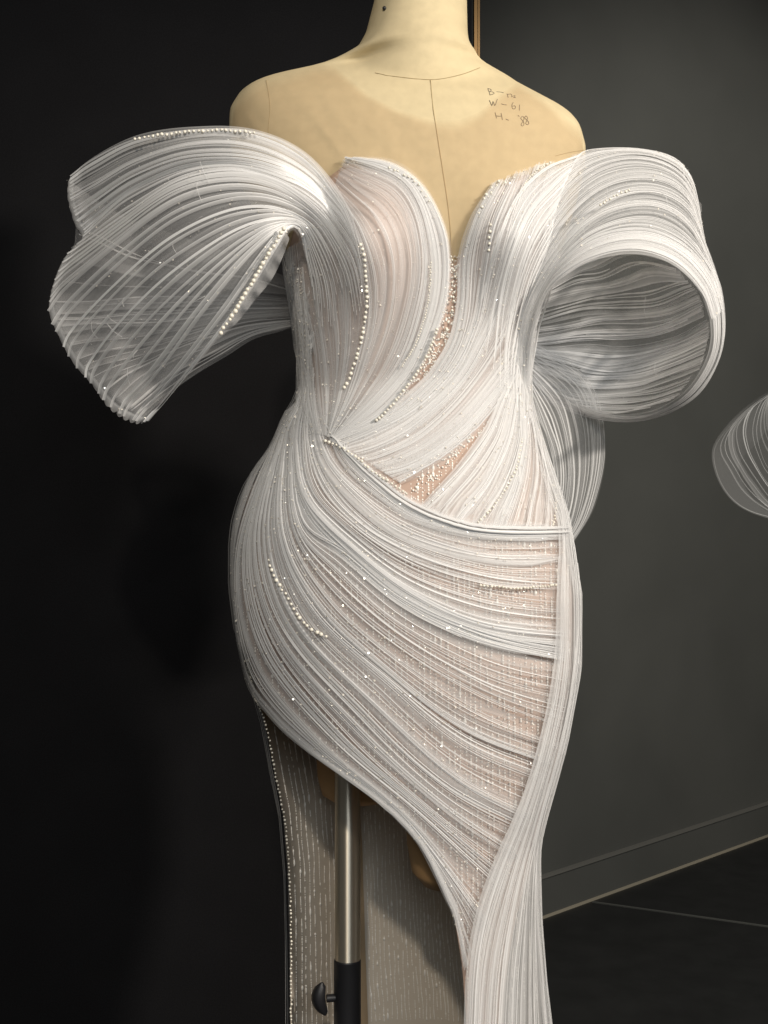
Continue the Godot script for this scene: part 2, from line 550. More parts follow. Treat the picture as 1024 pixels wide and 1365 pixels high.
func setting() -> void:
	# black partition close behind the form, with a bronze edge
	var black := mat(Color(0.0145, 0.0145, 0.016), 0.85, 0.0, 0.2)
	black.uv1_triplanar = true
	black.uv1_scale = Vector3(2, 2, 2)
	black.albedo_texture = noise_tex(0.006, 0.93, 1.0, 8)
	var grey := mat(Color(0.098, 0.097, 0.089), 0.55, 0.0, 0.3)
	grey.uv1_triplanar = true
	grey.uv1_scale = Vector3(0.8, 0.8, 0.8)
	grey.albedo_texture = noise_tex(0.005, 0.93, 1.0, 12)
	for m in [black, grey]:
		m.detail_enabled = true
		m.detail_blend_mode = BaseMaterial3D.BLEND_MODE_MUL
		m.detail_uv_layer = BaseMaterial3D.DETAIL_UV_2
		m.uv2_triplanar = true
		m.uv2_scale = Vector3(3.1, 3.1, 3.1)
		m.detail_albedo = noise_tex(0.11, 0.72, 1.0, 31, 1024)
	var part := thing("partition_wall", "matte black partition close behind the dress form with bronze edge trim", "partition", "structure")
	var zb := -0.6
	var xe := (629.0 - 512.0) * (DIST - zb) / FOC
	box("panel_board", Vector3(3.0, 3.2, 0.05), Transform3D(Basis(), Vector3(xe - 1.5, 1.6, zb - 0.025)), black, part)
	var bronze := mat(Color(0.42, 0.26, 0.12), 0.25, 1.0)
	box("edge_trim", Vector3(0.005, 3.2, 0.030), Transform3D(Basis(), Vector3(xe + 0.0065, 1.6, zb - 0.018)), bronze, part)
	box("edge_trim", Vector3(0.003, 3.2, 0.018), Transform3D(Basis(), Vector3(xe + 0.0115, 1.6, zb - 0.016)), bronze, part)
	# grey wall running away to the right
	var a := floor_at(722, 1225)
	var b := floor_at(1024, 1115)
	var dir := (b - a).normalized()
	var nrm := Vector3(-dir.z, 0, dir.x)
	if nrm.z < 0: nrm = -nrm
	var bs := Basis(dir, Vector3.UP, dir.cross(Vector3.UP))
	var wall := thing("grey_wall", "dark grey painted wall running back behind the gown to the right", "wall", "structure")
	var mid := (a + b) * 0.5
	box("wall_face", Vector3(9, 3.2, 0.1), Transform3D(bs, mid + Vector3(0, 1.6, 0) - nrm * 0.062), grey, wall)
	var base := thing("baseboard", "grey painted baseboard along the foot of the grey wall", "baseboard", "structure")
	box("board", Vector3(9, 0.108, 0.012), Transform3D(bs, mid + Vector3(0, 0.054, 0) - nrm * 0.006), grey, base)
	var bead := mat(Color(0.11, 0.105, 0.095), 0.4)
	box("top_bead", Vector3(9, 0.006, 0.016), Transform3D(bs, mid + Vector3(0, 0.111, 0) - nrm * 0.004), bead, base)
	box("caulk_line", Vector3(9, 0.007, 0.004), Transform3D(bs, mid + Vector3(0, 0.0035, 0) + nrm * 0.002), mat(Color(0.24, 0.21, 0.16), 0.6), base)
	# floor
	var fl := mat(Color(0.012, 0.012, 0.012), 0.5, 0.0, 0.4)
	fl.uv1_triplanar = true
	fl.uv1_scale = Vector3(1.5, 1.5, 1.5)
	fl.albedo_texture = noise_tex(0.01, 0.8, 1.0, 15)
	var floor_ := thing("floor", "black smooth floor with a faint straight joint", "floor", "structure")
	box("floor_slab", Vector3(16, 0.1, 16), Transform3D(Basis(), Vector3(0, -0.05, -2)), fl, floor_)
	var p := floor_at(790, 1203)
	var q := floor_at(1040, 1238)
	var fd := (q - p)
	box("floor_joint", Vector3(fd.length(), 0.003, 0.008), Transform3D(Basis(fd.normalized(), Vector3.UP, fd.normalized().cross(Vector3.UP)), (p + q) * 0.5 + Vector3(0, 0.0015, 0)), mat(Color(0.06, 0.06, 0.055), 0.5), floor_)

func floor_at(px: float, py: float) -> Vector3:
	var d := EYE * FOC / (py - 682.5)
	return Vector3((px - 512.0) * d / FOC, 0, DIST - d)

# the form itself --------------------------------------------------------------
func dress_form() -> void:
	var form := thing("dress_form", "cream linen tailor's dress form on a chrome pole wearing the white gown", "dress form")
	var rows := []
	for y in range(-80, 953, 4): rows.append(float(y))
	var mb := MB.new()
	var seg := 96
	for k in rows.size():
		for q in seg + 1:
			mb.add(ring(rows[k], TAU * q / seg), Vector3.ZERO)
	for k in rows.size():
		for q in seg + 1:
			var a := k * (seg + 1)
			var du := mb.v[a + (q + 1) % seg] - mb.v[a + (q + seg - 1) % seg]
			var dv := mb.v[mini(k + 1, rows.size() - 1) * (seg + 1) + q] - mb.v[maxi(k - 1, 0) * (seg + 1) + q]
			var nn := du.cross(dv).normalized()
			var out := mb.v[a + q] - Vector3(mid_x(rows[k]), mb.v[a + q].y, 0)
			mb.n[a + q] = nn if nn.dot(out) > 0 else -nn
	for k in rows.size() - 1:
		for q in seg:
			mb.quad(k * (seg + 1) + q, k * (seg + 1) + q + 1, (k + 1) * (seg + 1) + q + 1, (k + 1) * (seg + 1) + q)
	# underside
	var c := mb.add(Vector3(mid_x(950), EYE + (682.5 - 956) * S, 0), Vector3.DOWN)
	var st := mb.v.size()
	for q in seg + 1: mb.add(mb.v[(rows.size() - 1) * (seg + 1) + q], Vector3.DOWN)
	for q in seg: mb.tri(c, st + q, st + q + 1)
	put(mb, "torso", M.linen, form)
	# short thigh under the right hip
	lathe("thigh_stump", [Vector2(0.05, 0.08), Vector2(0.047, -0.05), Vector2(0.042, -0.078), Vector2(0.03, -0.092), Vector2(0.0, -0.096)], M.wood, form, Vector3((600 - 512) * S, EYE + (682.5 - 1045) * S, 0.05), 32)
	lathe("base_block", [Vector2(0.05, 0.1), Vector2(0.045, 0.0), Vector2(0.040, -0.018), Vector2(0.028, -0.026), Vector2(0.0, -0.027)], M.wood, form, Vector3((476 - 512) * S, EYE + (682.5 - 1050) * S, -0.055), 32)
	# seams, pins, writing
	var s := MB.new()
	tube(s, surface_line([574, 106, 577, 140, 583, 180, 590, 225, 598, 280, 603, 340], 0.0002), 0.00045)
	put(s, "front_seam", M.thread, form)
	s = MB.new()
	tube(s, surface_line([500, 97, 510, 99, 520, 101, 574, 106, 612, 100, 640, 90], 0.0006), 0.0003)
	put(s, "neck_seam", M.thread, form)
	s = MB.new()
	tube(s, surface_line([355, 107, 360, 140, 358, 175, 360, 220], -0.0001), 0.0003)
	put(s, "shoulder_seam", M.thread, form)
	s = MB.new()
	tube(s, surface_line([740, 208, 760, 203, 779, 200], 0.0001), 0.0003)
	put(s, "shoulder_seam", M.thread, form)
	var pin := MeshInstance3D.new()
	pin.name = "pin_head"
	pin.mesh = ball(0.0022, M.plastic, 10, 6)
	pin.position = on(512.5, 11, 0.0015)
	form.add_child(pin, true)
	writing(form)
	# stand
	var px := (463.5 - 512.0) * S
	lathe("chrome_pole", [Vector2(0.0137, 0.75), Vector2(0.0137, 0.0)], M.chrome, form, Vector3(px, 0.1, 0.0), 40)
	var col := lathe("pole_collar", [Vector2(0.0128, 0.004), Vector2(0.0138, 0.004), Vector2(0.0145, 0.002), Vector2(0.0145, -0.45)], M.plastic, form, Vector3(px - 0.0002, EYE + (682.5 - 1283) * S, 0.0), 40)
	# clamp knob: a short screw and a winged handle, left of the collar
	var ky := EYE + (682.5 - 1328) * S
	s = MB.new()
	tube(s, PackedVector3Array([Vector3(px - 0.012, ky, 0.004), Vector3(px - 0.022, ky, 0.006)]), 0.0042, Vector3.UP, 12)
	var wing := PackedVector3Array()
	for q in 9: wing.append(Vector3(px - 0.027 - 0.006 * sin(q / 8.0 * 3.0), ky + lerpf(0.017, -0.018, q / 8.0), 0.006))
	put(s, "clamp_screw", M.plastic, form)
	s = MB.new()
	var bs := s.v.size()
	for k in 9:
		var f := k / 8.0
		var r := 0.0075 * sqrt(maxf(0.03, 1.0 - pow(absf(f * 2 - 1), 3.0)))
		for q in 13:
			var w := TAU * q / 12
			var d := Vector3(cos(w), 0.0, sin(w) * 0.8)
			s.add(wing[k] + Vector3(0.004, 0, 0) * f + d * r, (d + Vector3(0, 0.4 * (1 - 2 * f), 0)).normalized())
	for k in 8:
		for q in 12: s.quad(bs + k * 13 + q, bs + k * 13 + q + 1, bs + (k + 1) * 13 + q + 1, bs + (k + 1) * 13 + q)
	put(s, "clamp_knob", M.plastic, form)

func mid_x(y: float) -> float:
	var r := row(y)
	return ((prof.l[r] + prof.r[r]) * 0.5 - 512.0) * S

func ring(y: float, w: float) -> Vector3:
	var r := row(y)
	var l: float = prof.l[r]
	var rr: float = prof.r[r]
	var inset := 0.007 * smoothstep(335.0, 430.0, y)
	var a := (rr - l) * 0.5 * S - inset
	var c := cos(w)
	var s := sin(w)
	var rho := pow(pow(absf(c), 2.15) + pow(absf(s), 2.15), -1.0 / 2.15)
	var x := mid_x(y) + a * c * rho
	var z := s * rho
	if z >= 0:
		z = z * (prof.f[r] - inset) + bust(x / S + 512.0, y) * minf(1.0, z * 1.4)
		var nk := neck(x / S + 512.0, r)
		z = blend(z, nk)
	else:
		z *= prof.b[r] - inset
	return Vector3(x, EYE + (682.5 - y) * S, z)

func writing(form: Node3D) -> void:
	# the pencilled measurements on the shoulder: B, W and H with their numbers
	var strokes := [
		[130, 115, 141, 142, 150, 170], [130, 115, 156, 122, 160, 132, 144, 142], [144, 142, 172, 145, 184, 158, 150, 170],
		[205, 143, 235, 145, 265, 151], [295, 158, 300, 175, 304, 192], [300, 165, 324, 161, 334, 170, 335, 186], [342, 182, 362, 175, 360, 186, 350, 192, 370, 192],
		[145, 215, 155, 240, 166, 262, 172, 240, 176, 225, 184, 245, 192, 262, 204, 230, 212, 205], [245, 245, 268, 252, 292, 255],
		[347, 233, 337, 255, 340, 280, 355, 290, 368, 276, 360, 262, 342, 266], [402, 253, 400, 302],
		[193, 318, 200, 345, 205, 368], [197, 347, 225, 350, 252, 350], [245, 325, 250, 350, 256, 382], [284, 374, 296, 381, 310, 385],
		[418, 356, 412, 372, 432, 392, 440, 420, 426, 436, 414, 422, 430, 396, 440, 372, 430, 350, 418, 356],
		[450, 350, 446, 368, 466, 384, 482, 410, 468, 424, 454, 412, 464, 388, 470, 368, 462, 350, 450, 350], [388, 345, 400, 352],
	]
	var mb := MB.new()
	for st in strokes:
		var flat := []
		for k in range(0, st.size(), 2):
			flat.append(630.0 + st[k] / 6.4)
			flat.append(100.0 + st[k + 1] / 6.4)
		tube(mb, surface_line(flat, 0.0006, 16), 0.0003)
	put(mb, "handwriting", M.pencil, form)

# gown ---------------------------------------------------------------------------
const NECKLINE := [[384, 330], [395, 290], [420, 245], [463, 214], [520, 223], [545, 238], [566, 262], [589, 302], [604, 348], [622, 325], [640, 284], [662, 247], [700, 228], [735, 236], [746, 300], [752, 340]]
const HEM := [[885, 331], [912, 337], [940, 356], [955, 370], [992, 408], [1030, 459], [1058, 497], [1090, 534], [1123, 562], [1161, 581], [1200, 597], [1223, 606], [1286, 616], [1363, 622], [1440, 625]]

func lining() -> void:
	# nude foundation from the neckline to the knee, cut away along the slit
	var mb := MB.new()
	var nc := 72
	var nr := 44
	for k in nr + 1:
		for q in nc + 1:
			var s := q / float(nc)
			var x0 := lerpf(384, 748, s)
			var top := poly(NECKLINE, x0) + 4.0
			var y := lerpf(top, 700, k / float(nr))
			var x := lerpf(maxf(prof.l[row(y)] + 2, 384), minf(prof.r[row(y)] - 2, 748), s) if y < 560 else lerpf(prof.l[row(y)] + 2, prof.r[row(y)] - 2, s)
			var blend := smoothstep(0.0, 0.25, k / float(nr))
			x = lerpf(x0, lerpf(prof.l[row(y)] + 2, prof.r[row(y)] - 2, s), blend)
			mb.add(on(x, y, 0.0012), on_normal(x, y))
	for k in nr:
		for q in nc:
			var a := k * (nc + 1) + q
			mb.quad(a, a + 1, a + nc + 2, a + nc + 1)
	put(mb, "bodice_lining", M.nude, gown)
	mb = MB.new()
	nr = 90
	for k in nr + 1:
		var y := lerpf(700, 1440, k / float(nr))
		var xl := maxf(prof.l[row(y)] + 2, poly(HEM, y) if y > 885 else 0.0)
		var xr: float = minf(prof.r[row(y)] - 2, poly([[1100, 800], [1130, 716], [1180, 700], [1240, 684], [1320, 672], [1440, 664]], y))
		for q in nc + 1:
			var x := lerpf(xl, xr, q / float(nc))
			mb.add(on(x, y, -0.001), on_normal(x, y))
	for k in nr:
		for q in nc:
			var a := k * (nc + 1) + q
			mb.quad(a, a + 1, a + nc + 2, a + nc + 1)
	put(mb, "skirt_lining", M.nude, gown)
	# back of the gown, seen from inside through the slit
	mb = MB.new()
	var na := 60
	nr = 60
	for k in nr + 1:
		var y := lerpf(330, 1440, k / float(nr))
		for q in na + 1:
			mb.add(back(y, q / float(na)), back_normal(y, q / float(na)))
	for k in nr:
		for q in na:
			var a := k * (na + 1) + q
			mb.quad(a, a + 1, a + na + 2, a + na + 1)
	put(mb, "back_panel", M.back_cloth, gown)
	mb = MB.new()
	for k in 41:
		var y := lerpf(1000, 1440, k / 40.0)
		for q in 3:
			var u := 0.318 + q * 0.022
			mb.add(back(y, u) + back_normal(y, u) * 0.003, back_normal(y, u))
	for k in 40:
		for q in 2:
			var a := k * 3 + q
			mb.quad(a, a + 1, a + 4, a + 3)
	put(mb, "back_placket", M.placket, gown)
	# pleated cloth over the outside of the back
	var cl := Cloth.new()
	cl.nu = 61
	cl.nv = 70
	for k in cl.nu:
		var line := PackedVector3Array()
		var nl := PackedVector3Array()
		for j in cl.nv:
			var y := lerpf(345, 1440, j / float(cl.nv - 1))
			var uu := lerpf(lerpf(-0.12, 0.004, smoothstep(830.0, 885.0, y)), 1.13, k / 60.0)
			line.append(back(y, uu, 0.004))
			nl.append(-back_normal(y, clampf(uu, 0.01, 0.99)))
		cl.p.append(line)
		cl.n.append(nl)
	var bd := sheet(cl, "back_drape", 1.0, M.organza, gown)
	pleats(cl, "pleats", bd, 20, 60, {"band_alpha": 0.5, "ridge_alpha": 0.8})
	# rows of bugle beads inside the back
	var list := []
	var u := 0.02
	while u < 0.985:
		u += rng.randf_range(0.0085, 0.0135) / maxf(sin(PI * u), 0.2)
		if absf(u - 0.34) < 0.03: continue
		var y := rng.randf_range(880, 900)
		while y < 1420:
			y += rng.randf_range(2.2, 4.0)
			if rng.randf() < 0.05: y += rng.randf_range(3, 12)
			var s := rng.randf_range(0.0004, 0.0008) * (1.9 if rng.randf() < 0.05 else 1.0)
			var uu := u + 0.004 * nz.get_noise_2d(u * 3000, y * 1.2)
			list.append(Transform3D(Basis().scaled(Vector3(s, s * rng.randf_range(1.0, 3.2), s)), back(y, uu) + back_normal(y, uu) * 0.0005))
	many(list, [], M.bead_ball, "back_beading", gown)
	# beading over the front foundation
	list = []
	var x := 322.0
	while x < 762:
		x += rng.randf_range(6.0, 9.0)
		var y := 560.0
		while y < 1330:
			y += rng.randf_range(2.8, 6.0)
			if rng.randf() < 0.14: y += rng.randf_range(4, 16)
			var xx := x + (y - 600) * 0.012 + 1.5 * nz.get_noise_2d(x * 9, y)
			if xx < prof.l[row(y)] + 4 or xx > prof.r[row(y)] - 4: continue
			if y > 885 and xx < poly(HEM, y) + 3: continue
			var s := rng.randf_range(0.0006, 0.0011) * (1.7 if rng.randf() < 0.05 else 1.0)
			list.append(Transform3D(Basis().scaled(Vector3(s, s * rng.randf_range(1.0, 1.8), s)), on(xx, y, 0.0008)))
	many(list, [], M.bead_ball, "front_beading", gown)
	# beads in the deep V between the two drapes
	list = []
	for k in 520:
		var y := rng.randf_range(340, 560)
		var c := poly([[340, 604], [400, 602], [450, 590], [500, 566], [560, 510]], y)
		var xx := c + rng.randfn(0.0, 9.0)
		var s := rng.randf_range(0.0005, 0.0014)
		list.append(Transform3D(Basis().scaled(Vector3(s, s, s)), on(xx, y, 0.0012)))
	for k in 90:
		var t := rng.randf()
		var q := Vector2(540, 655).lerp(Vector2(650, 560), t) + Vector2(rng.randf_range(-8, 16), rng.randf_range(0, 22)) * (1.0 - 0.6 * t)
		var s := rng.randf_range(0.0005, 0.0015)
		list.append(Transform3D(Basis().scaled(Vector3(s, s, s)), on(q.x, q.y, 0.0016)))
	many(list, [], M.bead_ball, "plunge_beading", gown)

func back(y: float, u: float, out := 0.0) -> Vector3:
	var r := row(y)
	var a: float = (prof.r[r] - prof.l[r]) * 0.5 * S
	var c := -cos(PI * u)
	var d := sin(PI * u)
	var rho := pow(pow(absf(c), 2.15) + pow(absf(d), 2.15), -1.0 / 2.15)
	var deep: float = prof.b[r] if d >= 0.0 else prof.f[r]
	return Vector3(mid_x(y) + (a + out * absf(d)) * c * rho, EYE + (682.5 - y) * S, -(deep + out) * d * rho)

func back_normal(y: float, u: float) -> Vector3:
	# towards the inside of the skirt
	var a := back(y, maxf(u - 0.01, 0.0))
	var b := back(y, minf(u + 0.01, 1.0))
	var n := (b - a).cross(Vector3.UP).normalized()
	return n if n.dot(Vector3(mid_x(y), 0, 0.1) - Vector3(back(y, u).x, 0, back(y, u).z)) > 0 else -n

func bodice() -> void:
	var A := weave([
		[383, 335, 386, 370, 392, 405, 400, 455, 406, 505, 408, 545, 420, 580],
		[402, 320, 412, 380, 422, 440, 430, 500, 434, 545, 436, 582],
		[428, 295, 446, 350, 455, 410, 456, 470, 449, 530, 440, 584],
		[442, 258, 478, 310, 494, 370, 493, 440, 474, 510, 442, 585],
		[452, 232, 508, 280, 531, 345, 531, 420, 503, 500, 444, 586],
		[460, 214, 535, 246, 568, 320, 569, 400, 533, 495, 446, 587],
		[463, 212, 520, 221, 561, 250, 590, 302, 598, 345, 594, 399, 579, 446, 549, 509, 506, 558, 446, 589]], 56, 0.002)
	var p := sheet(A, "cup_drape", 0.32, M.organza, gown)
	pleats(A, "pleats", p, 44, 150, {"band_alpha": 0.22, "ridge_alpha": 0.4, "ridge": 0.0007, "clump": 14, "swell": 0.0022})
	# the bright folded edge of the cup
	var mb := MB.new()
	for k in 16: tuck(mb, A, 0.86 + 0.14 * k / 15.0, 0.02, rng.randf_range(0.0015, 0.006), rng.randf_range(0.001, 0.0035), 0.001, 0.5, 0.9)
	put(mb, "cup_edge_fold", M.organza, p, "stuff")
	glitter(A, 900, "sequins", p)
	var B := weave([
		[657, 248, 634, 296, 619, 345, 614, 400, 604, 450, 588, 482, 563, 516, 510, 560, 442, 590],
		[680, 236, 655, 300, 640, 370, 628, 430, 602, 490, 552, 543, 495, 575, 452, 594],
		[705, 226, 683, 300, 664, 380, 645, 440, 607, 510, 553, 560, 503, 590, 468, 602],
		[735, 218, 708, 300, 686, 390, 660, 460, 616, 530, 562, 581, 510, 607, 487, 614],
		[752, 250, 728, 330, 705, 410, 678, 485, 632, 552, 582, 597, 540, 620, 508, 628],
		[740, 350, 713, 420, 692, 485, 650, 552, 603, 599, 565, 625, 533, 644]], 56, 0.0025)
	p = sheet(B, "cup_drape", 0.40, M.organza, gown)
	pleats(B, "pleats", p, 40, 140, {"band_alpha": 0.3, "ridge_alpha": 0.5, "ridge": 0.0007, "clump": 12, "swell": 0.0022})
	glitter(B, 1100, "sequins", p)
	var C := weave([
		[694, 450, 684, 495, 666, 535, 648, 575, 614, 622, 575, 662, 562, 674],
		[697, 448, 690, 495, 677, 540, 662, 590, 634, 640, 600, 682, 594, 690],
		[700, 446, 695, 490, 690, 540, 686, 590, 668, 640, 640, 688, 634, 701],
		[703, 444, 698, 488, 696, 540, 702, 590, 698, 640, 682, 690, 676, 706],
		[706, 442, 701, 485, 701, 530, 713, 585, 723, 640, 720, 690, 715, 708],
		[709, 440, 702, 500, 704, 545, 721, 595, 738, 650, 752, 710]], 56, 0.003)
	p = sheet(C, "waist_drape", 0.4, M.organza, gown)
	pleats(C, "pleats", p, 36, 90, {"band_alpha": 0.4, "ridge_alpha": 0.6, "ridge": 0.0009, "clump": 9})
	glitter(C, 1000, "sequins", p)
	# pearl strings laid along the drapes
	pearls([481, 326, 487, 355, 489, 400, 484, 440, 474, 480, 463, 510, 458, 517], 0.0019, 0.0052, gown, 0.008)
	pearls([582, 440, 572, 470, 556, 497, 536, 524, 512, 552, 500, 562], 0.0016, 0.0040, gown, 0.010)
	pearls([574, 350, 571, 400, 558, 450, 535, 490], 0.0009, 0.0024, gown, 0.010)
	pearls([735, 372, 722, 400, 706, 440, 686, 468, 668, 486], 0.0013, 0.0044, gown, 0.008)
	pearls([695, 590, 688, 625, 675, 650, 655, 678, 636, 698], 0.0014, 0.0046, gown, 0.008)
	pearls([434, 588, 458, 598, 478, 612, 496, 628, 516, 640, 534, 653, 546, 661], 0.0016, 0.0046, gown, 0.009)
	pearls([690, 260, 700, 245, 715, 228, 735, 216], 0.0011, 0.0030, gown, 0.009)
	pearls([741, 660, 740, 690, 735, 703], 0.0013, 0.0044, gown, 0.008)
	pearls([654, 300, 652, 320, 651, 335], 0.0017, 0.0060, gown, 0.008)
	pearls([521, 222, 545, 236, 562, 252, 570, 266], 0.0012, 0.0050, gown, 0.007, null, 0.002)
	pearls([640, 284, 648, 264, 660, 248, 676, 242], 0.0015, 0.0052, gown, 0.007, null, 0.002)
	pearls([602, 340, 603, 352, 605, 380, 602, 420, 590, 452], 0.0013, 0.0050, gown, 0.004, null, 0.002)
	pearls([381, 356, 383, 375, 387, 392], 0.0018, 0.0052, gown, 0.003)

func skirt() -> void:
	var D := weave([
		[436, 580, 470, 606, 510, 640, 546, 668, 595, 691, 650, 703, 752, 704],
		[426, 520, 430, 570, 450, 620, 500, 666, 560, 700, 650, 723, 752, 726],
		[420, 470, 420, 540, 429, 620, 482, 690, 555, 732, 650, 757, 752, 764],
		[416, 430, 416, 510, 410, 590, 422, 655, 475, 710, 550, 763, 645, 794, 752, 806],
		[413, 400, 416, 470, 409, 535, 400, 590, 412, 665, 466, 726, 545, 788, 640, 830, 750, 846],
		[411, 375, 416, 450, 406, 535, 394, 590, 405, 676, 458, 738, 535, 803, 630, 850, 748, 880]], 72, 0.003)
	var p := sheet(D, "hip_drape", 0.24, M.organza, gown, 0.87, 0.14)
	pleats(D, "pleats", p, 30, 90, {"band_alpha": 0.36, "ridge_alpha": 0.7, "ridge": 0.0008, "bias": 1.4, "clump": 9, "head": 0.12, "ends": 0.2, "tail": 0.2, "short": 0.25})
	var mb := MB.new()
	for k in 40: tuck(mb, D, 1.0 - 0.22 * pow(rng.randf(), 1.4), 0.05, rng.randf_range(0.0008, 0.005), rng.randf_range(0.0, 0.0022), 0.0008, rng.randf_range(0.35, 0.85), 0.9)
	for k in 9: tuck(mb, D, rng.randf_range(0.0, 0.08), 0.03, rng.randf_range(0.0012, 0.004), rng.randf_range(0.001, 0.004), 0.002, 0.7, 0.85)
	put(mb, "gathered_fold", M.organza, p, "stuff")
	glitter(D, 1700, "sequins", p)
	var E := weave([
		[408, 356, 414, 440, 412, 526, 396, 580, 405, 690, 462, 735, 540, 798, 640, 842, 752, 868],
		[405, 356, 412, 440, 410, 527, 391, 585, 393, 700, 450, 785, 540, 865, 640, 928, 744, 966],
		[401, 356, 409, 440, 408, 528, 386, 588, 380, 710, 430, 810, 530, 900, 630, 973, 732, 1020],
		[398, 356, 407, 440, 407, 528, 382, 590, 364, 715, 405, 830, 510, 935, 610, 1020, 712, 1072],
		[395, 356, 405, 440, 406, 528, 378, 592, 348, 720, 380, 845, 480, 965, 590, 1063, 692, 1128],
		[392, 356, 403, 440, 405, 528, 374, 594, 333, 730, 357, 865, 450, 985, 565, 1086, 670, 1182],
		[388, 356, 400, 440, 404, 528, 370, 597, 322, 740, 341, 885, 425, 990, 545, 1093, 648, 1240],
		[385, 356, 398, 440, 403, 528, 385, 556, 366, 600, 336, 645, 314, 740, 331, 893, 368, 953, 408, 991, 459, 1029, 497, 1057, 534, 1089, 562, 1122, 582, 1161, 598, 1200, 607, 1225, 617, 1290]], 80, 0.003)
	p = sheet(E, "skirt_drape", 0.22, M.organza, gown, 0.87, 0.14)
	pleats(E, "pleats", p, 42, 130, {"band_alpha": 0.28, "ridge_alpha": 0.7, "ridge": 0.0008, "clump": 17, "head": 0.12, "ends": 0.2})
	mb = MB.new()
	for k in 10: tuck(mb, E, rng.randf_range(0.94, 1.0), 0.02, rng.randf_range(0.002, 0.006), rng.randf_range(0.001, 0.004), 0.0015, 0.4, 0.82)
	put(mb, "slit_edge_fold", M.organza, p, "stuff")
	glitter(E, 3600, "sequins", p, 0.004, 1.2)
	var F := weave([
		[706, 590, 725, 650, 744, 704, 743, 800, 740, 880, 723, 970, 697, 1060, 660, 1150, 637, 1220, 626, 1300, 622, 1430],
		[709, 585, 729, 648, 747, 700, 749, 800, 747, 890, 731, 980, 704, 1075, 674, 1160, 652, 1240, 642, 1310, 637, 1430],
		[712, 580, 733, 645, 750, 695, 758, 800, 756, 900, 739, 990, 712, 1088, 690, 1170, 674, 1250, 666, 1320, 661, 1430],
		[714, 575, 736, 642, 752, 690, 765, 790, 762, 890, 745, 990, 718, 1088, 703, 1160, 696, 1240, 691, 1320, 689, 1430],
		[716, 570, 739, 640, 755, 690, 769, 790, 766, 890, 748, 990, 721, 1085, 714, 1130, 715, 1220, 722, 1300, 734, 1430]], 76, 0.009)
	p = sheet(F, "side_train", 0.40, M.organza, gown, 0.87, 0.16)
	pleats(F, "pleats", p, 16, 46, {"band_alpha": 0.42, "ridge_alpha": 0.65, "ridge": 0.0010, "ends": 0.2, "tail": 1.0, "head": 0.55})
	pearls([358, 747, 366, 768, 382, 795, 398, 822, 420, 842, 436, 848], 0.0019, 0.0056, gown, 0.009)
	pearls([640, 780, 690, 784, 742, 780], 0.0013, 0.0040, gown, 0.009)
	pearls([331, 880, 332, 895, 336, 912, 340, 930], 0.0019, 0.0060, gown, 0.002)
	pearls([340, 930, 356, 972, 367, 1030, 380, 1095, 386, 1170, 388, 1260, 388, 1420], 0.0012, 0.0042, gown, 0.002)
	pearls([553, 1118, 562, 1124, 575, 1152, 590, 1180, 600, 1206, 610, 1240], 0.0016, 0.0090, gown, 0.006)

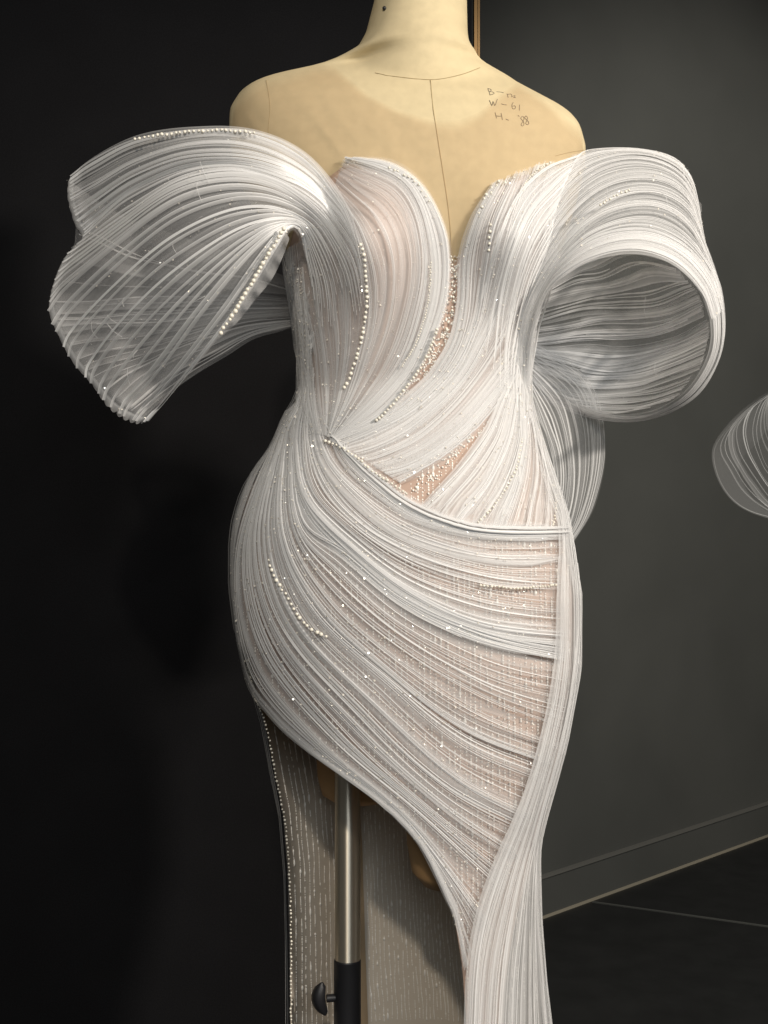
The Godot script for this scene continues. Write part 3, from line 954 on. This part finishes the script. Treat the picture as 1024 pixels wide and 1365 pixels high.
func sleeves() -> void:
	# left sleeve: a pleated loop, front layer fanning out from the cup and turning back at its outer edge
	var L1 := weave([
		[483, 336, 476, 312, 456, 268, 405, 208, 340, 179, 262, 177, 185, 188, 130, 213, 93, 240],
		[482, 338, 474, 312, 450, 271, 395, 222, 330, 194, 260, 193, 190, 212, 136, 240, 92, 264],
		[484, 352, 474, 320, 446, 280, 390, 235, 325, 211, 250, 213, 186, 240, 134, 275, 101, 298],
		[485, 385, 476, 335, 442, 286, 386, 243, 320, 222, 248, 228, 180, 258, 134, 298, 111, 319],
		[486, 410, 474, 345, 438, 292, 383, 250, 318, 232, 245, 244, 172, 288, 112, 332, 84, 350],
		[480, 425, 468, 355, 432, 298, 380, 262, 315, 250, 240, 268, 160, 322, 92, 378, 67, 408],
		[470, 430, 458, 362, 425, 303, 376, 275, 310, 272, 232, 303, 148, 370, 94, 425, 80, 448],
		[458, 432, 448, 366, 418, 306, 376, 286, 310, 295, 230, 340, 152, 408, 106, 462, 100, 484],
		[448, 434, 440, 368, 412, 308, 379, 293, 320, 312, 240, 370, 170, 438, 130, 490, 124, 511],
		[440, 435, 433, 370, 409, 310, 381, 297, 330, 325, 257, 393, 192, 466, 152, 518, 144, 537],
		[433, 435, 426, 370, 406, 311, 383, 300, 340, 335, 278, 407, 216, 484, 174, 534, 165, 553],
		[428, 435, 421, 370, 403, 312, 384, 302, 352, 345, 308, 412, 250, 484, 202, 542, 186, 561],
		[424, 435, 417, 370, 400, 313, 385, 304, 368, 332, 332, 390, 286, 452, 228, 520, 198, 557]], 80, 0.011,
		func(u, v): return Vector2(0.085 + 0.06 * sin(PI * clampf(v * 1.05, 0, 1)) - 0.065 * v * v, 1.0 - smoothstep(0.15, 0.38, v)))
	var p := sheet(L1, "sleeve_front", 0.20, M.organza, gown, 0.87, 0.16)
	var mb := MB.new()
	for k in 22: tuck(mb, L1, 0.40 * (k + rng.randf()) / 22.0, 0.02, rng.randf_range(0.006, 0.012), rng.randf_range(0.0, 0.002), 0.002, rng.randf_range(0.18, 0.4), 0.87, rng.randi_range(0, 12), L1.nv - 2, 0.3, 1.0, 0.0018, 0.6)
	for k in 30: tuck(mb, L1, 0.42 * (k + rng.randf()) / 30.0, 0.02, rng.randf_range(0.001, 0.0026), rng.randf_range(0.002, 0.004), 0.001, rng.randf_range(0.5, 0.95), 0.9, rng.randi_range(0, 12), L1.nv - 2, 0.3, 1.0, 0.0018, 0.6)
	for k in 17:
		var u := 0.40 + 0.60 * (k + rng.randf_range(0.2, 0.8)) / 17.0
		tuck(mb, L1, u, 0.012, rng.randf_range(0.006, 0.011), 0.0, 0.002, rng.randf_range(0.10, 0.22), 0.87, rng.randi_range(0, 12), L1.nv - 2, 0.3, 1.0, 0.0012, 0.4)
		tuck(mb, L1, u + 0.004, 0.012, rng.randf_range(0.0024, 0.0040), 0.002, 0.0014, rng.randf_range(0.75, 1.0), 0.92, rng.randi_range(0, 12), L1.nv - 1, 0.25, 1.0, 0.0012, 0.9)
	put(mb, "pleats", M.organza, p, "stuff")
	# the folded outer border, scalloped where each pleat turns back
	mb = MB.new()
	var nb := 260
	for k in nb + 1:
		var u := float(k) / nb
		var e: Vector3 = L1.pos(u, L1.nv - 1)
		var inw := (L1.pos(u, L1.nv - 5) - e).normalized()
		var lobe := 0.0005 + lerpf(0.0008, 0.0045, smoothstep(0.6, 0.85, u)) * pow(absf(sin(u * PI * 30.0)), 0.7)
		var nn: Vector3 = L1.nor(u, L1.nv - 2)
		for q in 6:
			var w := PI * q / 5.0
			var out := -inw * lobe * sin(w) * 1.0 + inw * 0.006 * (1.0 - sin(w)) + nn * (0.0016 * cos(w) + 0.0008)
			mb.add(e + out, (nn * cos(w) - inw * sin(w)).normalized(), Color(0.8, 0.8, 0.8, 0.36))
		if k > 0:
			for q in 5: mb.quad((k - 1) * 6 + q, (k - 1) * 6 + q + 1, k * 6 + q + 1, k * 6 + q)
	put(mb, "scalloped_border", M.organza, p)
	glitter(L1, 700, "sequins", p, 0.003)
	pearls([180, 186, 215, 180, 262, 175, 300, 174, 340, 177], 0.0017, 0.0050, gown, 0.0, func(f): return lerpf(0.099, 0.142, f))
	pearls([379, 305, 362, 332, 345, 362, 325, 395, 308, 423, 291, 448], 0.0022, 0.0049, gown, 0.0, func(f): return lerpf(0.138, 0.148, f))
	# selvage past the pearls
	var W := weave([[379, 305, 362, 332, 345, 362, 325, 395, 308, 423, 290, 450], [386, 318, 376, 345, 362, 373, 340, 400, 318, 428, 292, 452]], 40, 0.0,
		func(u, v): return Vector2(lerpf(0.130, 0.140, v) - 0.012 * u + 0.004 * sin(v * 40.0) * u, 0.0))
	sheet(W, "sleeve_selvage", 0.26, M.organza, gown)
	var L2 := weave([
		[94, 242, 160, 285, 250, 318, 330, 345, 386, 372],
		[100, 322, 170, 350, 250, 364, 330, 375, 388, 388],
		[68, 402, 150, 402, 240, 400, 320, 396, 391, 400],
		[84, 450, 160, 440, 250, 430, 325, 415, 394, 412],
		[127, 512, 190, 480, 260, 455, 330, 430, 397, 424],
		[187, 561, 240, 514, 300, 472, 345, 447, 399, 434]], 48, 0.0,
		func(u, v): return Vector2(0.02 - 0.06 * v - 0.07 * sin(PI * v), 0.0))
	p = sheet(L2, "sleeve_back", 0.14, M.organza, gown)
	pleats(L2, "pleats", p, 14, 18, {"band_alpha": 0.26, "ridge_alpha": 0.4, "ends": 1.0, "bias": 0.6})

	# right sleeve: a wide tube, its rim turned to the front
	var T := weave([
		[706, 565, 701, 508, 709, 450, 733, 388, 770, 355, 815, 338, 858, 337, 900, 354, 932, 388, 946, 425],
		[699, 568, 695, 500, 706, 435, 736, 372, 775, 330, 820, 309, 868, 307, 912, 328, 943, 368, 957, 412],
		[691, 570, 689, 494, 705, 412, 740, 347, 782, 300, 828, 278, 876, 277, 915, 301, 941, 350, 955, 388],
		[683, 562, 682, 480, 705, 384, 743, 315, 785, 268, 830, 246, 878, 247, 914, 271, 932, 320, 945, 362],
		[672, 545, 674, 455, 702, 345, 740, 280, 780, 238, 825, 219, 872, 221, 907, 241, 926, 281, 936, 343],
		[656, 510, 664, 410, 694, 300, 735, 245, 775, 215, 820, 206, 868, 209, 904, 225, 922, 256, 932, 330],
		[630, 430, 655, 340, 684, 268, 720, 228, 765, 209, 810, 203, 855, 205, 895, 216, 916, 240, 930, 310]], 64, 0.006,
		func(u, v):
			var za := lerpf(0.02, 0.08, u)
			var zb := lerpf(0.115, 0.05, u)
			var zc := lerpf(0.10, -0.06, u)
			return Vector2(za * (1 - v) * (1 - 2 * v) + 4 * zb * v * (1 - v) + zc * v * (2 * v - 1), -1.0))
	p = sheet(T, "sleeve_front", 0.32, M.organza, gown, 0.87, 0.4)
	pleats(T, "pleats", p, 36, 100, {"band_alpha": 0.34, "ridge_alpha": 0.6, "ends": 0.3, "tail": 0.25, "short": 0.1, "head": 0.34, "clump": 12, "ridge": 0.0009})
	mb = MB.new()
	for k in 22: tuck(mb, T, rng.randf_range(0.0, 0.14), 0.02, rng.randf_range(0.002, 0.007), rng.randf_range(0.0, 0.003), 0.001, 0.5, 0.9, rng.randi_range(0, 16), -1, 0.2, 1.0, 0.0018, 1.0)
	put(mb, "rim_fold", M.organza, p, "stuff")
	glitter(T, 800, "sequins", p)
	pearls([800, 274, 815, 264, 830, 257, 843, 253], 0.0014, 0.0040, gown, 0.0, func(_f): return 0.118)
	var U := weave([
		[932, 388, 946, 425, 944, 470, 918, 516, 880, 543, 838, 552, 790, 545, 750, 528, 712, 505],
		[943, 368, 956, 412, 954, 468, 928, 516, 888, 544, 840, 555, 788, 550, 745, 532, 710, 510],
		[941, 350, 957, 388, 960, 455, 936, 512, 896, 543, 845, 557, 792, 553, 742, 537, 708, 515]], 56, 0.0,
		func(u, v): return Vector2(lerpf(0.108, 0.055, u) * (1.0 - pow(v, 1.5)) - 0.08 * v, 0.0))
	p = sheet(U, "sleeve_rim", 0.4, M.organza, gown, 0.87, 0.1)
	pleats(U, "pleats", p, 14, 14, {"band_alpha": 0.5, "ridge_alpha": 0.6, "ends": 1.0})
	var Q := weave([
		[722, 374, 790, 335, 850, 312, 905, 332],
		[708, 398, 790, 370, 850, 347, 908, 352],
		[702, 418, 790, 398, 860, 385, 922, 372],
		[696, 438, 790, 425, 870, 415, 936, 392],
		[692, 456, 785, 450, 870, 445, 945, 412],
		[690, 468, 780, 478, 865, 475, 950, 440],
		[708, 485, 775, 500, 860, 503, 946, 470],
		[708, 495, 770, 520, 850, 527, 934, 498],
		[708, 505, 765, 538, 840, 545, 908, 528],
		[710, 514, 765, 547, 820, 556, 872, 549]], 48, 0.0,
		func(u, v): return Vector2(-0.06 - 0.05 * sin(PI * clampf(v, 0, 1)) + 0.13 * v * v, 0.0))
	p = sheet(Q, "sleeve_inner_layer", 0.2, M.organza, gown)
	pleats(Q, "pleats", p, 50, 64, {"band": 0.006, "band_alpha": 0.6, "ridge_alpha": 0.8, "ridge": 0.0013, "ends": 0.8, "clump": 16, "short": 0.12, "swell": 0.004, "tail": 1.0})
	# ruffle hanging behind the waist
	var R := weave([
		[703, 522, 722, 580, 733, 640, 736, 700],
		[703, 505, 735, 560, 748, 630, 744, 706],
		[704, 490, 750, 540, 765, 620, 756, 690, 742, 724],
		[705, 475, 765, 525, 782, 610, 768, 690, 744, 732],
		[706, 462, 777, 512, 796, 590, 780, 680, 746, 738],
		[708, 455, 787, 513, 804, 600, 791, 670, 768, 712, 748, 742]], 48, 0.0,
		func(u, v): return Vector2(-0.006 - 0.04 * sin(PI * v) * (0.3 + u) - 0.06 * pow(v, 4.0), 0.0))
	p = sheet(R, "back_ruffle", 0.20, M.organza, gown)
	pleats(R, "pleats", p, 5, 19, {"band_alpha": 0.22, "ridge_alpha": 0.5, "ridge": 0.0013, "ends": 0.8, "short": 0.0})
	strays(L1, 12, Vector2(0.35, 0.95), Vector2(0.45, 0.95), p)
	strays(T, 8, Vector2(0.1, 0.6), Vector2(0.4, 0.8), p)
	strays(Q, 5, Vector2(0.1, 0.8), Vector2(0.4, 0.9), p)
	# sheer yoke of skin-toned mesh over the shoulders
	yoke()

func strays(cl: Cloth, n: int, us: Vector2, vs: Vector2, parent: Node3D) -> void:
	# loose ends of thread standing off the pleats
	var mb := MB.new()
	for k in n:
		var u := rng.randf_range(us.x, us.y)
		var j := int(rng.randf_range(vs.x, vs.y) * (cl.nv - 1))
		var p: Vector3 = cl.pos(u, j)
		var nn: Vector3 = cl.nor(u, j)
		var d := Vector3(rng.randf_range(-0.6, 0.6), rng.randf_range(-1, 1), rng.randf_range(-0.2, 0.4)).normalized()
		var line := PackedVector3Array()
		var bend := Vector3(rng.randf_range(-1, 1), rng.randf_range(-1, 1), rng.randf_range(-1, 1)) * 0.003
		var length := rng.randf_range(0.008, 0.022)
		for q in 9:
			var f := q / 8.0
			line.append(p + nn * (0.004 + 0.003 * sin(f * PI)) + d * length * f + bend * f * f)
		var from := mb.c.size()
		tube(mb, line, rng.randf_range(0.00014, 0.00024), Vector3(0.3, 0.2, 1).normalized(), 5)
		for q in range(from, mb.c.size()): mb.c[q] = Color(0.9, 0.9, 0.9, 0.55)
	put(mb, "stray_threads", M.organza, parent, "stuff")

func yoke() -> void:
	var scoop := [[306, 176], [312, 138], [322, 121], [337, 109], [357, 100], [392, 91], [428, 85], [446, 87], [462, 101], [489, 124], [529, 145], [579, 160], [614, 159], [639, 149], [668, 124], [690, 109], [718, 127], [749, 151], [773, 171], [780, 198]]
	var mb := MB.new()
	var nc := 120
	var nr := 40
	for k in nr + 1:
		for q in nc + 1:
			var f := k / float(nr)
			var s := q / float(nc)
			var x0 := lerpf(308, 778, s)
			var y := lerpf(poly(scoop, x0) + 0.6, poly(NECKLINE, x0) + 9.0, f)
			var x := x0 if y < 200 else clampf(x0, prof.l[row(y)] + 0.8, prof.r[row(y)] - 0.8)
			var fold := 0.0018 * nz.get_noise_2d(x * 2.2 - y * 1.6, (x + y) * 0.5)
			fold += 0.0016 * exp(-pow(((x - 420) - (y - 160) * 0.85) / 7.0, 2)) * smoothstep(110, 150, y)
			mb.add(on(x, y, 0.0022 + fold), Vector3.ZERO, Color(1, 1, 1, 0.26 * smoothstep(-0.03, 0.10, f)))
	for k in nr + 1:
		for q in nc + 1:
			var w := nc + 1
			var du := mb.v[k * w + mini(q + 1, nc)] - mb.v[k * w + maxi(q - 1, 0)]
			var dv := mb.v[mini(k + 1, nr) * w + q] - mb.v[maxi(k - 1, 0) * w + q]
			var n := du.cross(dv).normalized()
			mb.n[k * w + q] = n if n.z > 0 else -n
	for k in nr:
		for q in nc:
			var a := k * (nc + 1) + q
			mb.quad(a, a + 1, a + nc + 2, a + nc + 1)
	put(mb, "shoulder_yoke", M.tulle, gown)

func neighbour() -> void:
	var other := thing("neighbouring_gown", "sheer grey ruffle of another gown standing by the grey wall at the edge", "gown")
	var k := 1.0
	var N := weave([
		[1046, 508, 1000, 538, 970, 566, 950, 597, 953, 629, 970, 661, 998, 682, 1046, 697],
		[1048, 509, 1003, 538, 975, 566, 961, 588, 960, 605, 971, 625, 989, 653, 1021, 679, 1046, 692],
		[1050, 510, 1010, 534, 988, 556, 977, 575, 979, 603, 990, 625, 1000, 641, 1021, 668, 1046, 684],
		[1052, 511, 1015, 530, 998, 548, 991, 575, 996, 600, 1005, 619, 1021, 647, 1046, 670],
		[1054, 512, 1024, 526, 1008, 545, 1002, 578, 1012, 615, 1024, 634, 1046, 654],
		[1056, 513, 1034, 524, 1020, 540, 1015, 570, 1024, 600, 1046, 626],
		[1058, 514, 1042, 524, 1036, 535, 1032, 560, 1046, 590]], 48, 0.0,
		func(u, v): return Vector2(-0.85 + 0.05 * sin(PI * v) - 0.05 * u, 0.0))
	var p := sheet(N, "ruffle", 0.09, M.organza, other, 0.45)
	pleats(N, "pleats", p, 2, 12, {"band": 0.012, "band_alpha": 0.1, "ridge_alpha": 0.26, "ridge": 0.0020, "ends": 1.0, "tail": 1.0, "short": 0.0})
	var G := weave([[1046, 508, 1000, 538, 970, 566, 950, 597, 953, 629, 970, 661, 998, 682, 1046, 697], [1056, 520, 1030, 560, 1010, 590, 990, 610, 985, 630, 1000, 660, 1020, 680, 1056, 690]], 40, 0.0, func(u, v): return Vector2(-0.85 + 0.05 * sin(PI * v) - 0.10 * u, 0.0))
	sheet(G, "ruffle_back", 0.09, M.organza, other, 0.4)
